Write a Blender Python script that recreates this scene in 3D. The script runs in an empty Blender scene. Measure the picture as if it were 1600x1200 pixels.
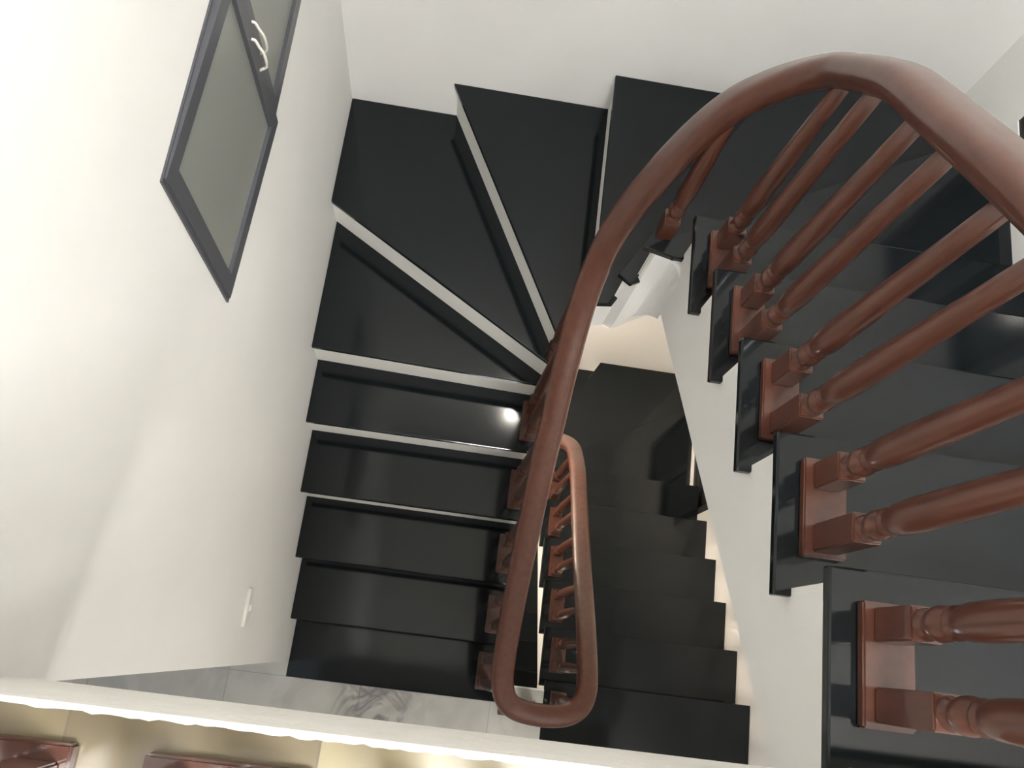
import bpy, bmesh, math, random
from mathutils import Vector, Matrix
random.seed(4)
S = bpy.context.scene
COL = S.collection
# ------------------------------------------------------------------ camera
cam_d = bpy.data.cameras.new('camera'); cam = bpy.data.objects.new('camera', cam_d); COL.objects.link(cam)
CAM = Vector((-0.56145525, 0.06478406, 1.00793792))
RM = Matrix(((0.98759664, -0.14435475, -0.06176239), (0.11941769, 0.94597103, -0.30146015), (0.10194264, 0.29034551, 0.95147632)))
M4 = RM.to_4x4(); M4.translation = CAM; cam.matrix_world = M4
cam_d.sensor_width = 36.0; cam_d.sensor_fit = 'HORIZONTAL'; cam_d.lens = 1360.37 * 36.0 / 1600.0
cam_d.clip_start = 0.02
S.camera = cam
# ------------------------------------------------------------------ view, world
S.view_settings.view_transform = 'Standard'; S.view_settings.look = 'None'
S.view_settings.gamma = 1.0; S.view_settings.use_curve_mapping = False
S.view_settings.exposure = 2.92
W = bpy.data.worlds.new('World'); S.world = W; W.use_nodes = True
W.node_tree.nodes['Background'].inputs[0].default_value = (0.55, 0.6, 0.65, 1)
W.node_tree.nodes['Background'].inputs[1].default_value = 0.15
LAMP_TOP = 20.0        # globe on the back wall over the top storey
LAMP_LOW = 90.0        # the same globe one storey down, and the added one below it
PANEL = 14.5            # ceiling panel above the stairwell
PANEL_LOW = 8.0        # ceiling panel over the marble landing
# ------------------------------------------------------------------ dimensions
h = 0.20401; d = 0.25; N = 16; FH = N * h
XL = -1.143; XR = 1.036; YB = 2.122; YD = 1.128
TT = 0.022; SET = 0.016
ZTOP = 2.7; ZBOT = -3 * FH

# ------------------------------------------------------------------ materials
def mat(name, col, rough=0.5, spec=0.5, coat=0.0, coat_rough=0.1, bump=0.0, bump_scale=20, var=0.0, var_scale=3.0, emit=None, stren=0, detail=4, metallic=0):
    m = bpy.data.materials.new(name); m.use_nodes = True
    nt = m.node_tree; b = nt.nodes['Principled BSDF']
    b.inputs['Base Color'].default_value = (*col, 1); b.inputs['Roughness'].default_value = rough
    b.inputs['Specular IOR Level'].default_value = spec; b.inputs['Metallic'].default_value = metallic
    b.inputs['Coat Weight'].default_value = coat; b.inputs['Coat Roughness'].default_value = coat_rough
    tc = nt.nodes.new('ShaderNodeTexCoord')
    if var > 0:
        n = nt.nodes.new('ShaderNodeTexNoise'); n.inputs['Scale'].default_value = var_scale; n.inputs['Detail'].default_value = detail
        r = nt.nodes.new('ShaderNodeMapRange'); r.inputs[1].default_value = 0.3; r.inputs[2].default_value = 0.7
        r.inputs[3].default_value = 1 - var; r.inputs[4].default_value = 1 + var
        mx = nt.nodes.new('ShaderNodeVectorMath'); mx.operation = 'SCALE'; mx.inputs[0].default_value = col
        nt.links.new(tc.outputs['Object'], n.inputs['Vector']); nt.links.new(n.outputs['Fac'], r.inputs[0])
        nt.links.new(r.outputs[0], mx.inputs['Scale']); nt.links.new(mx.outputs[0], b.inputs['Base Color'])
    if bump > 0:
        n2 = nt.nodes.new('ShaderNodeTexNoise'); n2.inputs['Scale'].default_value = bump_scale; n2.inputs['Detail'].default_value = 5
        bp = nt.nodes.new('ShaderNodeBump'); bp.inputs['Strength'].default_value = bump; bp.inputs['Distance'].default_value = 0.01
        nt.links.new(tc.outputs['Object'], n2.inputs['Vector']); nt.links.new(n2.outputs['Fac'], bp.inputs['Height'])
        nt.links.new(bp.outputs[0], b.inputs['Normal'])
    if emit:
        b.inputs['Emission Color'].default_value = (*emit, 1); b.inputs['Emission Strength'].default_value = stren
    return m
M = {}
M['plaster'] = mat('white_plaster', (0.80, 0.795, 0.775), 0.75, 0.3, bump=0.12, bump_scale=9, var=0.025, var_scale=2.2)
M['plaster_edge'] = mat('white_edge_plaster', (0.86, 0.85, 0.81), 0.6, 0.3, bump=0.5, bump_scale=60, var=0.03, var_scale=12)
M['riser'] = mat('cream_riser_paint', (0.82, 0.81, 0.77), 0.6, 0.3, var=0.03, var_scale=6)
M['granite'] = mat('black_granite', (0.0068, 0.0090, 0.0104), 0.09, 0.32)
M['wood'] = mat('varnished_red_wood', (0.125, 0.038, 0.022), 0.38, 0.3, coat=0.6, coat_rough=0.07)
M['white_plastic'] = mat('white_plastic', (0.8, 0.79, 0.75), 0.35)
M['handle'] = mat('ivory_enamel', (0.75, 0.73, 0.66), 0.3)
M['frame'] = mat('grey_window_frame', (0.075, 0.078, 0.090), 0.35)
M['frame_dark'] = mat('dark_window_frame', (0.03, 0.028, 0.028), 0.35)
M['glass'] = mat('frosted_grey_glass', (0.31, 0.325, 0.30), 0.35, 0.5)
M['glass'].node_tree.nodes['Principled BSDF'].inputs['Transmission Weight'].default_value = 0.25
M['glass_dark'] = mat('dark_glass', (0.02, 0.022, 0.024), 0.08, 0.5)
M['globe'] = mat('lit_globe', (1, 1, 1), 0.5, emit=(1.0, 0.94, 0.84), stren=LAMP_TOP)
M['globe_low'] = mat('lit_globe_low', (1, 1, 1), 0.5, emit=(1.0, 0.86, 0.70), stren=LAMP_LOW)
M['panel'] = mat('lit_panel', (1, 1, 1), 0.5, emit=(1.0, 0.99, 0.97), stren=PANEL)
M['panel_low'] = mat('lit_panel_low', (1, 1, 1), 0.5, emit=(1.0, 0.96, 0.90), stren=PANEL_LOW)
def wood_grain(m, c1, c2):
    nt = m.node_tree; b = nt.nodes['Principled BSDF']; tc = nt.nodes['Texture Coordinate']
    mp = nt.nodes.new('ShaderNodeMapping'); mp.inputs['Scale'].default_value = (9, 9, 1.2)
    n = nt.nodes.new('ShaderNodeTexNoise'); n.inputs['Scale'].default_value = 6; n.inputs['Detail'].default_value = 6
    cr = nt.nodes.new('ShaderNodeValToRGB'); cr.color_ramp.elements[0].position = 0.35; cr.color_ramp.elements[1].position = 0.68
    cr.color_ramp.elements[0].color = (*c1, 1); cr.color_ramp.elements[1].color = (*c2, 1)
    nt.links.new(tc.outputs['Object'], mp.inputs[0]); nt.links.new(mp.outputs[0], n.inputs['Vector'])
    nt.links.new(n.outputs['Fac'], cr.inputs[0]); nt.links.new(cr.outputs[0], b.inputs['Base Color'])
wood_grain(M['wood'], (0.066, 0.0205, 0.0115), (0.086, 0.027, 0.015))
def tile_mat(name, c1, c2, joint, size, rough, off=(0, 0, 0), vein=None):
    m = mat(name, c1, rough, 0.5); nt = m.node_tree; b = nt.nodes['Principled BSDF']; tc = nt.nodes['Texture Coordinate']
    mp = nt.nodes.new('ShaderNodeMapping'); mp.inputs['Location'].default_value = off
    br = nt.nodes.new('ShaderNodeTexBrick'); br.offset = 0; br.inputs['Scale'].default_value = 1
    br.inputs['Brick Width'].default_value = size; br.inputs['Row Height'].default_value = size
    br.inputs['Mortar Size'].default_value = 0.0015; br.inputs['Color1'].default_value = (*c1, 1); br.inputs['Color2'].default_value = (*c2, 1)
    br.inputs['Mortar'].default_value = (*joint, 1)
    nt.links.new(tc.outputs['Object'], mp.inputs[0]); nt.links.new(mp.outputs[0], br.inputs['Vector'])
    n = nt.nodes.new('ShaderNodeTexNoise'); n.inputs['Scale'].default_value = 3.5; n.inputs['Detail'].default_value = 6; n.inputs['Distortion'].default_value = 1.5
    nt.links.new(tc.outputs['Object'], n.inputs['Vector'])
    cr = nt.nodes.new('ShaderNodeValToRGB'); cr.color_ramp.elements[0].position = 0.3; cr.color_ramp.elements[1].position = 0.6
    cr.color_ramp.elements[0].color = (0.7, 0.66, 0.58, 1) if not vein else (0.55, 0.53, 0.53, 1); cr.color_ramp.elements[1].color = (1, 1, 1, 1)
    nt.links.new(n.outputs['Fac'], cr.inputs[0])
    mx = nt.nodes.new('ShaderNodeMix'); mx.data_type = 'RGBA'; mx.blend_type = 'MULTIPLY'; mx.inputs['Factor'].default_value = 0.5
    nt.links.new(br.outputs['Color'], mx.inputs[6]); nt.links.new(cr.outputs[0], mx.inputs[7])
    out = mx.outputs[2]
    if vein:   # a spray of purple grey veins round one point of the marble
        sp = nt.nodes.new('ShaderNodeVectorMath'); sp.operation = 'SUBTRACT'; sp.inputs[1].default_value = vein
        nt.links.new(tc.outputs['Object'], sp.inputs[0])
        ln = nt.nodes.new('ShaderNodeVectorMath'); ln.operation = 'LENGTH'; nt.links.new(sp.outputs[0], ln.inputs[0])
        n3 = nt.nodes.new('ShaderNodeTexNoise'); n3.inputs['Scale'].default_value = 6; n3.inputs['Detail'].default_value = 6; n3.inputs['Distortion'].default_value = 1.2
        nt.links.new(tc.outputs['Object'], n3.inputs['Vector'])
        cr2 = nt.nodes.new('ShaderNodeValToRGB'); e = cr2.color_ramp.elements
        e[0].position = 0.40; e[0].color = (0, 0, 0, 1); e[1].position = 0.5; e[1].color = (1, 1, 1, 1); x = e.new(0.6); x.color = (0, 0, 0, 1)
        nt.links.new(n3.outputs['Fac'], cr2.inputs[0])
        mr = nt.nodes.new('ShaderNodeMapRange'); mr.inputs[1].default_value = 0.07; mr.inputs[2].default_value = 0.24; mr.inputs[3].default_value = 0.75; mr.inputs[4].default_value = 0.0
        nt.links.new(ln.outputs['Value'], mr.inputs[0])
        ml = nt.nodes.new('ShaderNodeMath'); ml.operation = 'MULTIPLY'; nt.links.new(cr2.outputs[0], ml.inputs[0]); nt.links.new(mr.outputs[0], ml.inputs[1])
        m2 = nt.nodes.new('ShaderNodeMix'); m2.data_type = 'RGBA'; m2.inputs[7].default_value = (0.13, 0.11, 0.13, 1)
        nt.links.new(ml.outputs[0], m2.inputs['Factor']); nt.links.new(out, m2.inputs[6]); out = m2.outputs[2]
    nt.links.new(out, b.inputs['Base Color'])
    return m
M['tile'] = tile_mat('beige_floor_tile', (0.36, 0.31, 0.19), (0.15, 0.12, 0.075), (0.16, 0.13, 0.09), 0.26, 0.2, (0.13, 0.0, 0))
M['marble'] = tile_mat('white_marble_tile', (0.52, 0.51, 0.47), (0.50, 0.49, 0.46), (0.35, 0.34, 0.32), 0.6, 0.2, (0.2, 0.122, 0), vein=(-0.72, -0.19, -FH))

# ------------------------------------------------------------------ helpers
def link(name, bm, m, parent=None, smooth=False):
    bmesh.ops.recalc_face_normals(bm, faces=bm.faces)
    me = bpy.data.meshes.new(name); bm.to_mesh(me); bm.free()
    if m: me.materials.append(m)
    if smooth:
        for p in me.polygons: p.use_smooth = True
    o = bpy.data.objects.new(name, me); COL.objects.link(o)
    if parent: o.parent = parent
    return o
def struct(o): o['kind'] = 'structure'; return o
def thing(name, loc, label, cat, group=None, rz=0):
    o = bpy.data.objects.new(name, None); COL.objects.link(o); o.empty_display_size = 0.05
    o.location = loc; o.rotation_euler = (0, 0, rz); o['label'] = label; o['category'] = cat
    if group: o['group'] = group
    return o
def box(bm, a, b):
    vs = [bm.verts.new((x, y, z)) for z in (a[2], b[2]) for y in (a[1], b[1]) for x in (a[0], b[0])]
    for f in ((0, 1, 3, 2), (4, 6, 7, 5), (0, 4, 5, 1), (2, 3, 7, 6), (0, 2, 6, 4), (1, 5, 7, 3)): bm.faces.new([vs[i] for i in f])
def bbox(name, a, b, m, parent=None, bev=0.0):
    bm = bmesh.new(); box(bm, a, b)
    if bev: bmesh.ops.bevel(bm, geom=list(bm.edges), offset=bev, segments=2, affect='EDGES', profile=0.7)
    return link(name, bm, m, parent)
def prism(bm, poly, z0, z1):
    lo = [bm.verts.new((x, y, z0)) for x, y in poly]; hi = [bm.verts.new((x, y, z1)) for x, y in poly]
    bm.faces.new(lo); bm.faces.new(hi); n = len(poly)
    for i in range(n): bm.faces.new((lo[i], lo[(i + 1) % n], hi[(i + 1) % n], hi[i]))
def clip(poly, inside, cross):
    out = []
    for i, p in enumerate(poly):
        q = poly[(i + 1) % len(poly)]
        if inside(p): out.append(p)
        if inside(p) != inside(q): out.append(cross(p, q))
    return out
def clip_room(poly, x0=XL, x1=XR, y1=YB):
    def cx(c): return lambda p, q: (c, p[1] + (q[1] - p[1]) * (c - p[0]) / (q[0] - p[0]))
    def cy(c): return lambda p, q: (p[0] + (q[0] - p[0]) * (c - p[1]) / (q[1] - p[1]), c)
    poly = clip(poly, lambda p: p[0] >= x0, cx(x0)); poly = clip(poly, lambda p: p[0] <= x1, cx(x1))
    poly = clip(poly, lambda p: p[1] <= y1, cy(y1))
    out = []
    for p in poly:
        if not out or (abs(p[0] - out[-1][0]) + abs(p[1] - out[-1][1])) > 1e-4: out.append(p)
    if (abs(out[0][0] - out[-1][0]) + abs(out[0][1] - out[-1][1])) < 1e-4: out.pop()
    return out
def lathe(bm, prof, seg=24, c=(0, 0, 0)):
    rings = [[bm.verts.new((c[0] + r * math.cos(2 * math.pi * i / seg), c[1] + r * math.sin(2 * math.pi * i / seg), c[2] + z)) for i in range(seg)] for r, z in prof]
    for a, b in zip(rings[:-1], rings[1:]):
        for i in range(seg): bm.faces.new((a[i], a[(i + 1) % seg], b[(i + 1) % seg], b[i]))
    bm.faces.new(rings[0]); bm.faces.new(rings[-1])
def tube(bm, pts, r, seg=10):
    pts = [Vector(p) for p in pts]; rings = []
    for i, p in enumerate(pts):
        t = (pts[min(i + 1, len(pts) - 1)] - pts[max(i - 1, 0)]).normalized()
        a = t.cross(Vector((0.3, 0.9, 0.31))).normalized(); b = t.cross(a)
        rings.append([bm.verts.new(p + r * (a * math.cos(2 * math.pi * k / seg) + b * math.sin(2 * math.pi * k / seg))) for k in range(seg)])
    for a, b in zip(rings[:-1], rings[1:]):
        for i in range(seg): bm.faces.new((a[i], a[(i + 1) % seg], b[(i + 1) % seg], b[i]))
    bm.faces.new(rings[0]); bm.faces.new(rings[-1])
def catmull(P, n=10):
    P = [Vector(p) for p in P]; out = []
    for i in range(len(P) - 1):
        p0 = P[max(i - 1, 0)]; p1 = P[i]; p2 = P[i + 1]; p3 = P[min(i + 2, len(P) - 1)]
        for k in range(n):
            t = k / n
            out.append(0.5 * ((2 * p1) + (p2 - p0) * t + (2 * p0 - 5 * p1 + 4 * p2 - p3) * t * t + (3 * p1 - p0 - 3 * p2 + p3) * t ** 3))
    out.append(P[-1]); return out
def wall(name, axis, face, back, u0, u1, z0, z1, holes, m=None, cuts=()):
    """a wall slab with rectangular openings; axis 'x' = the wall lies at x = face"""
    us = sorted({u0, u1, *[v for q in holes for v in q[:2]]}); zs = sorted({z0, z1, *[v for q in holes for v in q[2:]]})
    us = [v for v in us if u0 <= v <= u1]; zs = [v for v in zs if z0 <= v <= z1]
    def hole(i, j):
        if i < 0 or j < 0 or i >= len(us) - 1 or j >= len(zs) - 1: return True
        cu = (us[i] + us[i + 1]) / 2; cz = (zs[j] + zs[j + 1]) / 2
        return any(q[0] < cu < q[1] and q[2] < cz < q[3] for q in holes)
    bm = bmesh.new(); P = (lambda w, u, z: (w, u, z)) if axis == 'x' else (lambda w, u, z: (u, w, z))
    def quad(*p): bm.faces.new([bm.verts.new(q) for q in p])
    for i in range(len(us) - 1):
        for j in range(len(zs) - 1):
            if hole(i, j): continue
            a, b, c, e = us[i], us[i + 1], zs[j], zs[j + 1]
            for w in (face, back): quad(P(w, a, c), P(w, b, c), P(w, b, e), P(w, a, e))
            if hole(i - 1, j): quad(P(face, a, c), P(back, a, c), P(back, a, e), P(face, a, e))
            if hole(i + 1, j): quad(P(face, b, c), P(back, b, c), P(back, b, e), P(face, b, e))
            if hole(i, j - 1): quad(P(face, a, c), P(back, a, c), P(back, b, c), P(face, b, c))
            if hole(i, j + 1): quad(P(face, a, e), P(back, a, e), P(back, b, e), P(face, b, e))
    bmesh.ops.remove_doubles(bm, verts=bm.verts, dist=1e-5)
    return struct(link(name, bm, m or M['plaster']))

# ------------------------------------------------------------------ room shell
YW = -2.3; XF = -3.4; BEAM = 0.45
WY0, WY1, WZ0, WZ1 = 0.805, 1.775, -1.016, -0.440        # left window opening
wall('wall_left', 'x', XL, XL - 0.15, YW, YB + 0.15, ZBOT - 0.32, ZTOP,
     [(YW, -0.055, -FH - 0.14, -BEAM), (YW, -0.055, -2 * FH - 0.14, -FH - BEAM), (YW, -0.055, ZBOT, -2 * FH - BEAM), (WY0, WY1, WZ0, WZ1)])
RW = (1.07, 1.84, -1.165, -0.06)
wall('wall_right', 'x', XR, XR + 0.15, YW, YB + 0.15, ZBOT - 0.32, ZTOP, [RW, (RW[0], RW[1], RW[2] - FH, RW[3] - FH)])
wall('wall_back', 'y', YB, YB + 0.15, XL - 0.15, XR + 0.15, ZBOT - 0.32, ZTOP, [])
wall('wall_front', 'y', YW, YW - 0.15, XF - 0.15, XR + 0.15, ZBOT - 0.32, ZTOP, [])
wall('wall_far_left', 'x', XF, XF - 0.15, YW, 0.25, ZBOT - 0.32, -BEAM, [])
wall('wall_side', 'y', 0.1, 0.25, XF, XL - 0.15, ZBOT - 0.32, -BEAM, [])
struct(bbox('ceiling', (XL - 0.15, YW, ZTOP), (XR + 0.15, YB + 0.15, ZTOP + 0.12), M['plaster']))

def landing(level, inner, mt):
    """floor slab of one landing; the granite border of the descending flight is a tread of the stairs"""
    z = -level * h
    bm = bmesh.new()
    if level == 0:
        prism(bm, [(XL, YW), (XR, YW), (XR, -0.30), (inner, -0.30), (inner, -0.037), (XL, -0.037)], z - 0.14, z)
    else:
        prism(bm, [(XF, YW), (XR, YW), (XR, -0.32), (inner, -0.32), (inner, -0.047), (-0.17, -0.047), (-0.17, -0.122), (XL, -0.122), (XL, -0.056), (XL - 0.15, -0.056), (XL - 0.15, 0.1), (XF, 0.1)], z - 0.14, z)
    return struct(link('floor', bm, mt))
landing(0, 0.0, M['tile']); landing(16, 0.045, M['marble']); landing(32, 0.045, M['marble'])
struct(bbox('floor', (XF, YW, ZBOT - 0.32), (XR, YB, ZBOT - 0.16), M['marble']))
def beam(z, x0, x1, ya, yb, depth=BEAM, wobble=0.0):
    """plastered edge beam under the slab edge, with a slightly ragged top edge"""
    bm = bmesh.new(); n = 120 if wobble else 1; rows = []
    for i in range(n + 1):
        x = x0 + (x1 - x0) * i / n
        w = wobble * (random.random() - 0.5) if 0 < i < n else 0
        rows.append([bm.verts.new(p) for p in ((x, ya, z + 0.001), (x, yb, z - depth), (x, yb - 0.2, z - depth), (x, ya - 0.16, z - 0.141), (x, ya - 0.0075 + w, z - 0.141), (x, ya - 0.0075 + w, z + 0.001))])
    for a, b in zip(rows[:-1], rows[1:]):
        for k in range(6): bm.faces.new((a[k], a[(k + 1) % 6], b[(k + 1) % 6], b[k]))
    bm.faces.new(rows[0]); bm.faces.new(rows[-1])
    return bm
struct(link('trim_1', beam(0.0, XL + 0.001, 0.03, -0.031, -0.046, wobble=0.003), M['plaster_edge']))
struct(link('trim_2', beam(-FH, -0.169, 0.044, -0.040, -0.05, depth=0.3), M['plaster_edge']))

# ------------------------------------------------------------------ stairs
def nosing_lines(dx):
    L = {}
    for k in range(0, 6): L[k] = ((dx, k * d), (XR, k * d))
    L[6] = ((-0.09 + dx * 0.8, 1.240), (XR, 1.848)); L[7] = ((-0.117 + dx * 0.5, 1.241), (0.407, YB)); L[8] = ((-0.160, 1.216), (-0.157, YB))
    L[9] = ((-0.212, 1.115), (-0.740, YB)); L[10] = ((-0.200, 1.108), (XL, 1.657)); L[11] = ((-0.17, 1.105), (XL, YD))
    for k in range(12, 17): L[k] = ((-0.17, YD - d * (k - 11)), (XL, YD - d * (k - 11)))
    return L
CORNER = {7: (XR, YB), 10: (XL, YB)}
ZB_IN = {6: -1.856, 7: -1.88, 8: -1.91, 9: -2.12, 10: -2.45}
def shift(line, e_amt, n_amt):
    """move a nosing line upstairs by n_amt and its inner end along itself by e_amt"""
    (ax, ay), (bx, by) = line; e = Vector((bx - ax, by - ay)).normalized(); nrm = Vector((e.y, -e.x))
    a = Vector((ax, ay)) + e * e_amt + nrm * n_amt; b = Vector((bx, by)) + nrm * n_amt + e * 0.15
    return (a.x, a.y), (b.x, b.y)
def staircase(storey, dx, label, last=16, first_tread_back=0.30):
    z0 = -storey * FH
    root = thing('staircase', (0, 0, 0), label, 'staircase', None)
    L = nosing_lines(dx)
    body = bmesh.new()
    for k in range(0, last + 1):
        f_in, f_out = L[k]
        z = z0 - k * h
        if k == 0:
            poly = [(dx, -first_tread_back), (XR, -first_tread_back), (XR, 0.0), (dx, 0.0)]
        else:
            b_in, b_out = shift(L[k - 1], 0, 0.03)
            if k in (9, 10, 11): b_in = (b_in[0] + 0.0, b_in[1])
            _, fo = shift(L[k], 0, 0.0)
            poly = [f_in, fo] + ([CORNER[k]] if k in CORNER else []) + [b_out, b_in]
            if k == 7: poly = [f_in, fo, (XR + 0.2, YB + 0.2), b_out, b_in]
            if k == 10: poly = [f_in, fo, (XL - 0.2, YB + 0.2), b_out, b_in]
            poly = clip_room(poly)
        bm = bmesh.new(); prism(bm, poly, z - TT, z)
        bmesh.ops.bevel(bm, geom=list(bm.edges), offset=0.004, segments=2, affect='EDGES', profile=0.6)
        link('tread', bm, M['granite'], root)
        # riser below the front edge
        if k < 16:
            a, b = shift(L[k], 0.03, SET)
            a2, b2 = shift(L[k], 0.03, SET + 0.012)
            rp = clip_room([a, b, b2, a2])
            bm = bmesh.new(); prism(bm, rp, z - h + 0.0005, z - TT)
            link('riser', bm, M['riser'], root)
        # concrete under the tread
        if k > 0:
            fi, fo = shift(L[k], 0.03, SET + 0.012); bi, bo = shift(L[k - 1], 0.03, SET + 0.012)
            fo = clip_room([fi, fo, (fo[0], fo[1] + 1e-3)])[1] if False else fo
            def clampr(p, q):   # end of the line p->q where it meets the room
                ts = [1.0]
                dxv, dyv = q[0] - p[0], q[1] - p[1]
                if dxv > 0: ts.append((XR - p[0]) / dxv)
                if dxv < 0: ts.append((XL - p[0]) / dxv)
                if dyv > 0: ts.append((YB - p[1]) / dyv)
                t = min(t for t in ts if t > 0); return (p[0] + dxv * t, p[1] + dyv * t)
            fo = clampr(fi, fo); bo = clampr(bi, bo)
            pl = [bi, bo] + ([CORNER[k]] if k in CORNER else []) + [fo, fi]
            def zb(j, inner): return z0 + (-1.53 if inner and k == 6 and j == 5 else ZB_IN.get(j, -j * h - 0.485 - 0.004 * min(j, 4)) if inner else -j * h - 0.45 + (0.0 if 5 < j < 11 else -0.04))
            zs = [zb(k - 1, True), zb(k - 1, False)] + ([zb(k - 0.5, False)] if k in CORNER else []) + [zb(k, False), zb(k, True)]
            if k == 16: zs = [max(v, z - 0.35) if i > 1 else v for i, v in enumerate(zs)]
            top = [body.verts.new((x, y, z - TT)) for x, y in pl]; bot = [body.verts.new((x, y, q)) for (x, y), q in zip(pl, zs)]
            n = len(pl)
            body.faces.new(top)
            if n == 4: body.faces.new(bot)
            else:
                body.faces.new((bot[0], bot[1], bot[2])); body.faces.new((bot[0], bot[2], bot[3], bot[4]))
            for i in range(n): body.faces.new((top[i], top[(i + 1) % n], bot[(i + 1) % n], bot[i]))
    # slab under the border tread
    box(body, (dx + 0.03, -first_tread_back, z0 - 0.49), (XR, -SET - 0.012, z0 - TT))
    # rounded inner corner of the well, between the flight and the winders
    cx, cy, r = 0.03 + dx, 1.25, 0.11
    arc = [math.pi / 2 * i / 10 for i in range(11)]
    pl = [(cx - 0.088 + 0.088 * math.cos(a), cy - r + r * math.sin(a)) for a in arc] + [(cx + 0.02, cy + 0.01), (cx + 0.02, cy - r)]
    zl = [-1.495, -1.525, -1.560, -1.593, -1.632, -1.675, -1.714, -1.754, -1.785, -1.814, -1.834, -1.53, -1.49]
    top = [body.verts.new((x, y, z0 - 6 * h - TT)) for x, y in pl]; bot = [body.verts.new((x, y, z0 + q)) for (x, y), q in zip(pl, zl)]; n = len(pl)
    body.faces.new(top)
    c = body.verts.new((cx, cy, z0 - 1.53))
    for i in range(n): body.faces.new((top[i], top[(i + 1) % n], bot[(i + 1) % n], bot[i])); body.faces.new((bot[i], bot[(i + 1) % n], c))
    link('stair_body', body, M['plaster'], root)
    return root
staircase(0, 0.0, 'black granite staircase winding down from the upper landing past the grey window, top flight')
staircase(1, 0.045, 'black granite staircase seen below through the narrow well, starting at the white marble landing')
staircase(2, 0.045, 'lowest dark granite stairs glimpsed at the bottom of the narrow well', last=16)

# ------------------------------------------------------------------ railing
up = [(-1.12, -0.108, 0.74), (-0.9, -0.108, 0.74), (-0.5, -0.108, 0.74), (-0.1, -0.108, 0.74), (0.02, -0.10, 0.735), (0.068, -0.05, 0.715), (0.077, 0.02, 0.665), (0.077, 0.25, 0.475), (0.077, 0.5, 0.28),
      (0.077, 0.7, 0.128), (0.077, 0.85, 0.012), (0.077, 1.0, -0.104), (0.077, 1.08, -0.185), (0.076, 1.15, -0.268), (0.072, 1.2, -0.328), (0.056, 1.238, -0.389), (0.031, 1.27, -0.460), (-0.001, 1.295, -0.540), (-0.039, 1.311, -0.634), (-0.079, 1.316, -0.770),
      (-0.119, 1.311, -0.943), (-0.157, 1.295, -1.130), (-0.185, 1.262, -1.315), (-0.203, 1.195, -1.450), (-0.214, 1.111, -1.552), (-0.224, 0.972, -1.673), (-0.229, 0.851, -1.773), (-0.234, 0.755, -1.848),
      (-0.239, 0.6, -1.976), (-0.243, 0.411, -2.128), (-0.243, 0.228, -2.280), (-0.240, 0.08, -2.395), (-0.232, -0.01, -2.455), (-0.205, -0.075, -2.495), (-0.15, -0.108, -2.52), (-0.05, -0.118, -2.54), (0.04, -0.105, -2.555), (0.095, -0.065, -2.57), (0.118, 0.0, -2.60), (0.122, 0.1, -2.665)]
low = []
for (x, y, z) in up[8:32]: low.append((x + 0.045 * (1 if x > -0.05 else max(0.0, 1 - (-0.05 - x) / 0.1)), y, z - FH))
low = [(0.122, 0.25, -2.775)] + low
end = [(-0.232, -0.01, -2.455 - FH), (-0.205, -0.075, -2.495 - FH), (-0.15, -0.108, -2.52 - FH), (-0.05, -0.118, -2.54 - FH)]
path = catmull(up + low + end, 8)
railing = thing('stair_railing', (0, 0, 0), 'long curving red-brown wooden banister with turned balusters spiralling down round the narrow stairwell', 'railing')
def rail_mesh(path, w=0.043, hh=0.033):
    bm = bmesh.new(); rings = []; seg = 28
    for i, p in enumerate(path):
        t = (path[min(i + 1, len(path) - 1)] - path[max(i - 1, 0)]).normalized()
        s = t.cross(Vector((0, 0, 1))).normalized(); u = s.cross(t).normalized()
        ring = []
        for k in range(seg):
            a = 2 * math.pi * k / seg; c, sn = math.cos(a), math.sin(a)
            x = w * math.copysign(abs(c) ** 0.62, c); y = hh * math.copysign(abs(sn) ** 0.72, sn)
            if sn < 0: x *= 1 - 0.16 * (-sn)
            ring.append(bm.verts.new(p + s * x + u * y))
        rings.append(ring)
    for a, b in zip(rings[:-1], rings[1:]):
        for i in range(seg): bm.faces.new((a[i], a[(i + 1) % seg], b[(i + 1) % seg], b[i]))
    bm.faces.new(rings[0]); bm.faces.new(rings[-1])
    return bm
link('handrail', rail_mesh(path), M['wood'], railing, True)
def rail_z(x, y, zlo, zhi):
    best = None
    for p in path:
        if zlo < p.z < zhi:
            q = (p.x - x) ** 2 + (p.y - y) ** 2
            if best is None or q < best[0]: best = (q, p.z)
    return best[1] if best else None
BW = 0.023
shaft_cache = {}
def baluster(x, y, z, block, rot=0.0, rz=None):
    top = rz if rz is not None else rail_z(x, y, z + 0.35, z + 1.25)
    if top is None: return
    H = top - 0.012 - z; b0 = block
    prof = [(0.0215, b0), (0.0205, b0 + 0.006), (0.0165, b0 + 0.011), (0.0150, b0 + 0.016), (0.0190, b0 + 0.022), (0.0228, b0 + 0.033), (0.0228, b0 + 0.045), (0.0180, b0 + 0.056), (0.0160, b0 + 0.060),
            (0.0205, b0 + 0.066), (0.0215, b0 + 0.070), (0.0180, b0 + 0.075), (0.0200, b0 + 0.082), (0.0232, b0 + 0.100), (0.0245, b0 + 0.135), (0.0240, b0 + 0.20), (0.0215, b0 + 0.32)]
    prof += [(0.0175, max(H * 0.8, b0 + 0.4)), (0.0155, max(H, b0 + 0.42))]
    prof = [(r, zz) for r, zz in prof if zz <= max(H, b0 + 0.2) + 1e-6]
    if prof[-1][1] < H - 1e-4: prof.append((0.0155, H))
    bm = bmesh.new(); lathe(bm, prof, 20)
    o = link('baluster', bm, M['wood'], railing, True); o.location = (x, y, z); o.rotation_euler = (0, 0, rot)
    bm = bmesh.new(); box(bm, (-BW, -BW, 0), (BW, BW, b0 + 0.003))
    bmesh.ops.bevel(bm, geom=list(bm.edges), offset=0.0025, segments=2, affect='EDGES')
    q = link('square_foot', bm, M['wood'], o)
    return o
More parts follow.
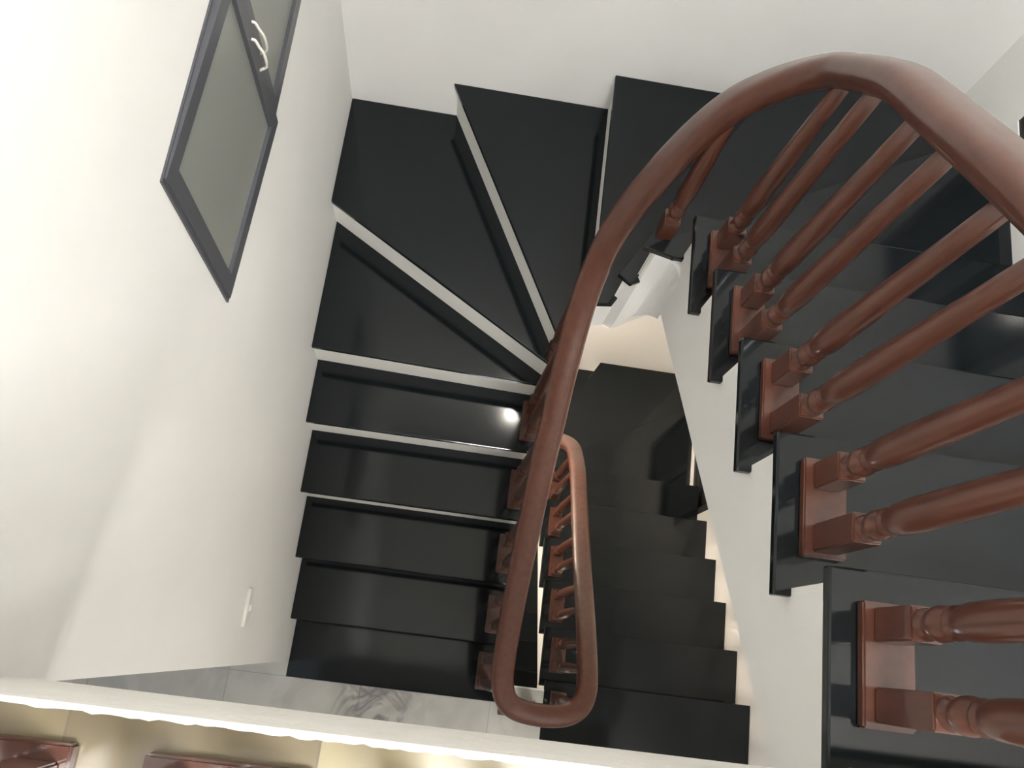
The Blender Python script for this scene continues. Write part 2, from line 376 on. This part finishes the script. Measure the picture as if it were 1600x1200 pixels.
def plate(cx, cy, z, lx, ly, rot=0):
    bm = bmesh.new(); box(bm, (-lx / 2, -ly / 2, 0), (lx / 2, ly / 2, 0.02))
    bmesh.ops.bevel(bm, geom=list(bm.edges), offset=0.003, segments=2, affect='EDGES')
    o = link('base_plate', bm, M['wood'], railing); o.location = (cx, cy, z); o.rotation_euler = (0, 0, rot)
for s in (0, 1):
    z0 = -s * FH; dx = 0.045 * s
    for k in range(1, 6):
        yc = (k - 1) * d + 0.1205; z = z0 - k * h
        plate(0.078 + dx, yc, z, 0.075, 0.168)
        baluster(0.079 + dx, yc + 0.0525, z + 0.02, 0.09); baluster(0.079 + dx, yc - 0.0525, z + 0.02, 0.138)
    # winder treads: one or two balusters straight on the stone
    for k, x, y in ((6, -0.034, 1.294), (9, -0.200, 1.215), (10, -0.228, 1.165)):
        baluster(x + dx * (1 if k < 8 else 0), y, z0 - k * h, 0.10)
    plate(-0.236, 1.095 - 0.02, z0 - 11 * h, 0.03, 0.03) if False else None
    for k in range(12, 17):
        yc = YD - d * (k - 11) + 0.1295; z = z0 - k * h
        plate(-0.243, yc, z, 0.075, 0.168)
        baluster(-0.243, yc + 0.0525, z + 0.02, 0.138); baluster(-0.243, yc - 0.0525, z + 0.02, 0.09)
for i in range(4):       # level rail over the edge of the upper landing
    cx = -0.977 + i * 0.241
    plate(cx, -0.105, 0.0, 0.170, 0.075)
    for sx in (-0.0525, 0.0525): baluster(cx + sx, -0.108, 0.02, 0.12, rz=0.72)
for s in (1,):
    z = -s * FH
    plate(-0.075, -0.137, z, 0.17, 0.075)
    for sx in (-0.05, 0.05): baluster(-0.075 + sx, -0.125, z + 0.02, 0.12, rz=-2.56)
    plate(0.112, -0.085, z, 0.075, 0.085); baluster(0.105, -0.075, z + 0.02, 0.12, rz=-2.59)

# ------------------------------------------------------------------ windows
def frame_ring(bm, x0, x1, y0, y1, z0, z1, t):
    box(bm, (x0, y0, z0), (x1, y1, z0 + t)); box(bm, (x0, y0, z1 - t), (x1, y1, z1))
    box(bm, (x0, y0, z0 + t), (x1, y0 + t, z1 - t)); box(bm, (x0, y1 - t, z0 + t), (x1, y1, z1 - t))
def parent_keep(o, p): o.parent = p; o.matrix_parent_inverse = Matrix.Translation(-p.location) if False else Matrix.Identity(4)
w1 = bpy.data.objects.new('window_1', None); COL.objects.link(w1); struct(w1)
bm = bmesh.new(); frame_ring(bm, XL - 0.06, XL + 0.004, WY0 + 0.001, WY1 - 0.001, WZ0 + 0.001, WZ1 - 0.001, 0.022); link('window_frame', bm, M['frame'], w1)
def sash(hinge_y, sgn, ang, meet):
    """casement hinged at hinge_y, reaching towards the middle; ang opens it into the room"""
    e = bpy.data.objects.new('sash', None); COL.objects.link(e); e.parent = w1
    e.location = (XL - 0.008, hinge_y, 0); e.rotation_euler = (0, 0, ang)
    wd = abs(meet - hinge_y); z0, z1 = WZ0 + 0.006, WZ1 - 0.006; t = 0.043
    bm = bmesh.new(); ya, yb = (0, wd) if sgn > 0 else (-wd, 0)
    frame_ring(bm, -0.014, 0.016, ya, yb, z0, z1, t)
    # make the frame itself the sash mesh, the pane its child
    me = bpy.data.meshes.new('sash'); bmesh.ops.recalc_face_normals(bm, faces=bm.faces); bm.to_mesh(me); bm.free(); me.materials.append(M['frame'])
    o = bpy.data.objects.new('sash', me); COL.objects.link(o); o.parent = w1; o.location = e.location; o.rotation_euler = e.rotation_euler
    bpy.data.objects.remove(e)
    bm = bmesh.new(); box(bm, (-0.006, ya + t - 0.003, z0 + t - 0.003), (0.006, yb - t + 0.003, z1 - t + 0.003)); link('pane', bm, M['glass'], o)
    return o
MID = 1.320
s1 = sash(WY0 + 0.012, 1, -0.030, MID - 0.001); s2 = sash(WY1 - 0.012, -1, 0.012, MID + 0.001)
def handle(parent, y, zc):
    bm = bmesh.new()
    pts = catmull([(0.012, y, zc + 0.056), (0.022, y + 0.002, zc + 0.052), (0.029, y, zc + 0.034), (0.036, y - 0.002, zc + 0.018), (0.037, y - 0.001, zc - 0.012), (0.033, y + 0.001, zc - 0.036), (0.022, y, zc - 0.046), (0.012, y, zc - 0.056)], 6)
    tube(bm, pts, 0.0036, 8); link('handle', bm, M['handle'], parent, True)
handle(s1, 1.297 - WY0 - 0.012, -0.716); handle(s2, 1.341 - WY1 + 0.012, -0.716)
for n, dz in ((2, 0.0), (3, -FH)):
    w = bpy.data.objects.new('window_%d' % n, None); COL.objects.link(w); struct(w)
    a, b, c, e = RW[0], RW[1], RW[2] + dz, RW[3] + dz
    bm = bmesh.new(); frame_ring(bm, XR + 0.004, XR + 0.06, a + 0.001, b - 0.001, c + 0.001, e - 0.001, 0.045)
    box(bm, (XR + 0.008, (a + b) / 2 - 0.03, c + 0.04), (XR + 0.055, (a + b) / 2 + 0.03, e - 0.04)); link('window_frame', bm, M['frame_dark'], w)
    for y0, y1 in ((a + 0.045, (a + b) / 2 - 0.03), ((a + b) / 2 + 0.03, b - 0.045)):
        bm = bmesh.new(); box(bm, (XR + 0.028, y0, c + 0.045), (XR + 0.036, y1, e - 0.045)); link('pane', bm, M['glass_dark'], w)

# ------------------------------------------------------------------ switch on the left wall
sw = thing('light_switch', (XL, 0.128, -2.03), 'narrow white light switch plate low on the left wall beside the descending flight', 'switch')
bm = bmesh.new(); box(bm, (0.0, -0.062, -0.036), (0.011, 0.062, 0.036)); bmesh.ops.bevel(bm, geom=list(bm.edges), offset=0.002, segments=2, affect='EDGES'); link('cover_plate', bm, M['white_plastic'], sw)
bm = bmesh.new(); box(bm, (0.011, -0.012, -0.014), (0.018, 0.012, 0.014)); bmesh.ops.bevel(bm, geom=list(bm.edges), offset=0.002, segments=2, affect='EDGES'); link('rocker', bm, M['white_plastic'], sw)

# ------------------------------------------------------------------ lamps (above and below the frame)
def wall_lamp(x, y, z, rz, m, label):
    t = thing('wall_lamp', (x, y, z), label, 'lamp', rz=rz)
    bm = bmesh.new(); box(bm, (-0.04, -0.02, -0.05), (0.04, 0.0, 0.05)); link('back_plate', bm, M['white_plastic'], t)
    bm = bmesh.new(); bmesh.ops.create_uvsphere(bm, u_segments=24, v_segments=14, radius=0.055)
    bmesh.ops.translate(bm, verts=bm.verts, vec=(0, -0.075, 0)); link('globe', bm, m, t, True)
wall_lamp(-0.07, YB, 1.2, 0, M['globe'], 'white globe wall lamp high on the back wall above the top flight')
wall_lamp(XL, 1.55, -3.35, math.pi / 2, M['globe_low'], 'white globe wall lamp on the left wall one storey down, under the window stairs')
wall_lamp(XL, 1.55, -3.35 - FH, math.pi / 2, M['globe_low'], 'added white globe far down the left wall, brightening the bottom of the well')  # added fill light, out of view, to brighten the deepest stairs
def ceiling_lamp(x, y, z, sx, sy, m, label):
    t = thing('ceiling_light', (x, y, z), label, 'lamp')
    bm = bmesh.new(); box(bm, (-sx / 2, -sy / 2, -0.04), (sx / 2, sy / 2, 0)); link('housing', bm, M['white_plastic'], t)
    bm = bmesh.new(); box(bm, (-sx / 2 + 0.02, -sy / 2 + 0.02, -0.045), (sx / 2 - 0.02, sy / 2 - 0.02, -0.0405)); link('diffuser', bm, m, t)
ceiling_lamp(-0.1, -0.75, ZTOP, 0.8, 0.6, M['panel'], 'square white ceiling light above the stairwell')
ceiling_lamp(0.25, -0.95, -0.141, 0.45, 0.45, M['panel_low'], 'small square ceiling light over the white marble landing')
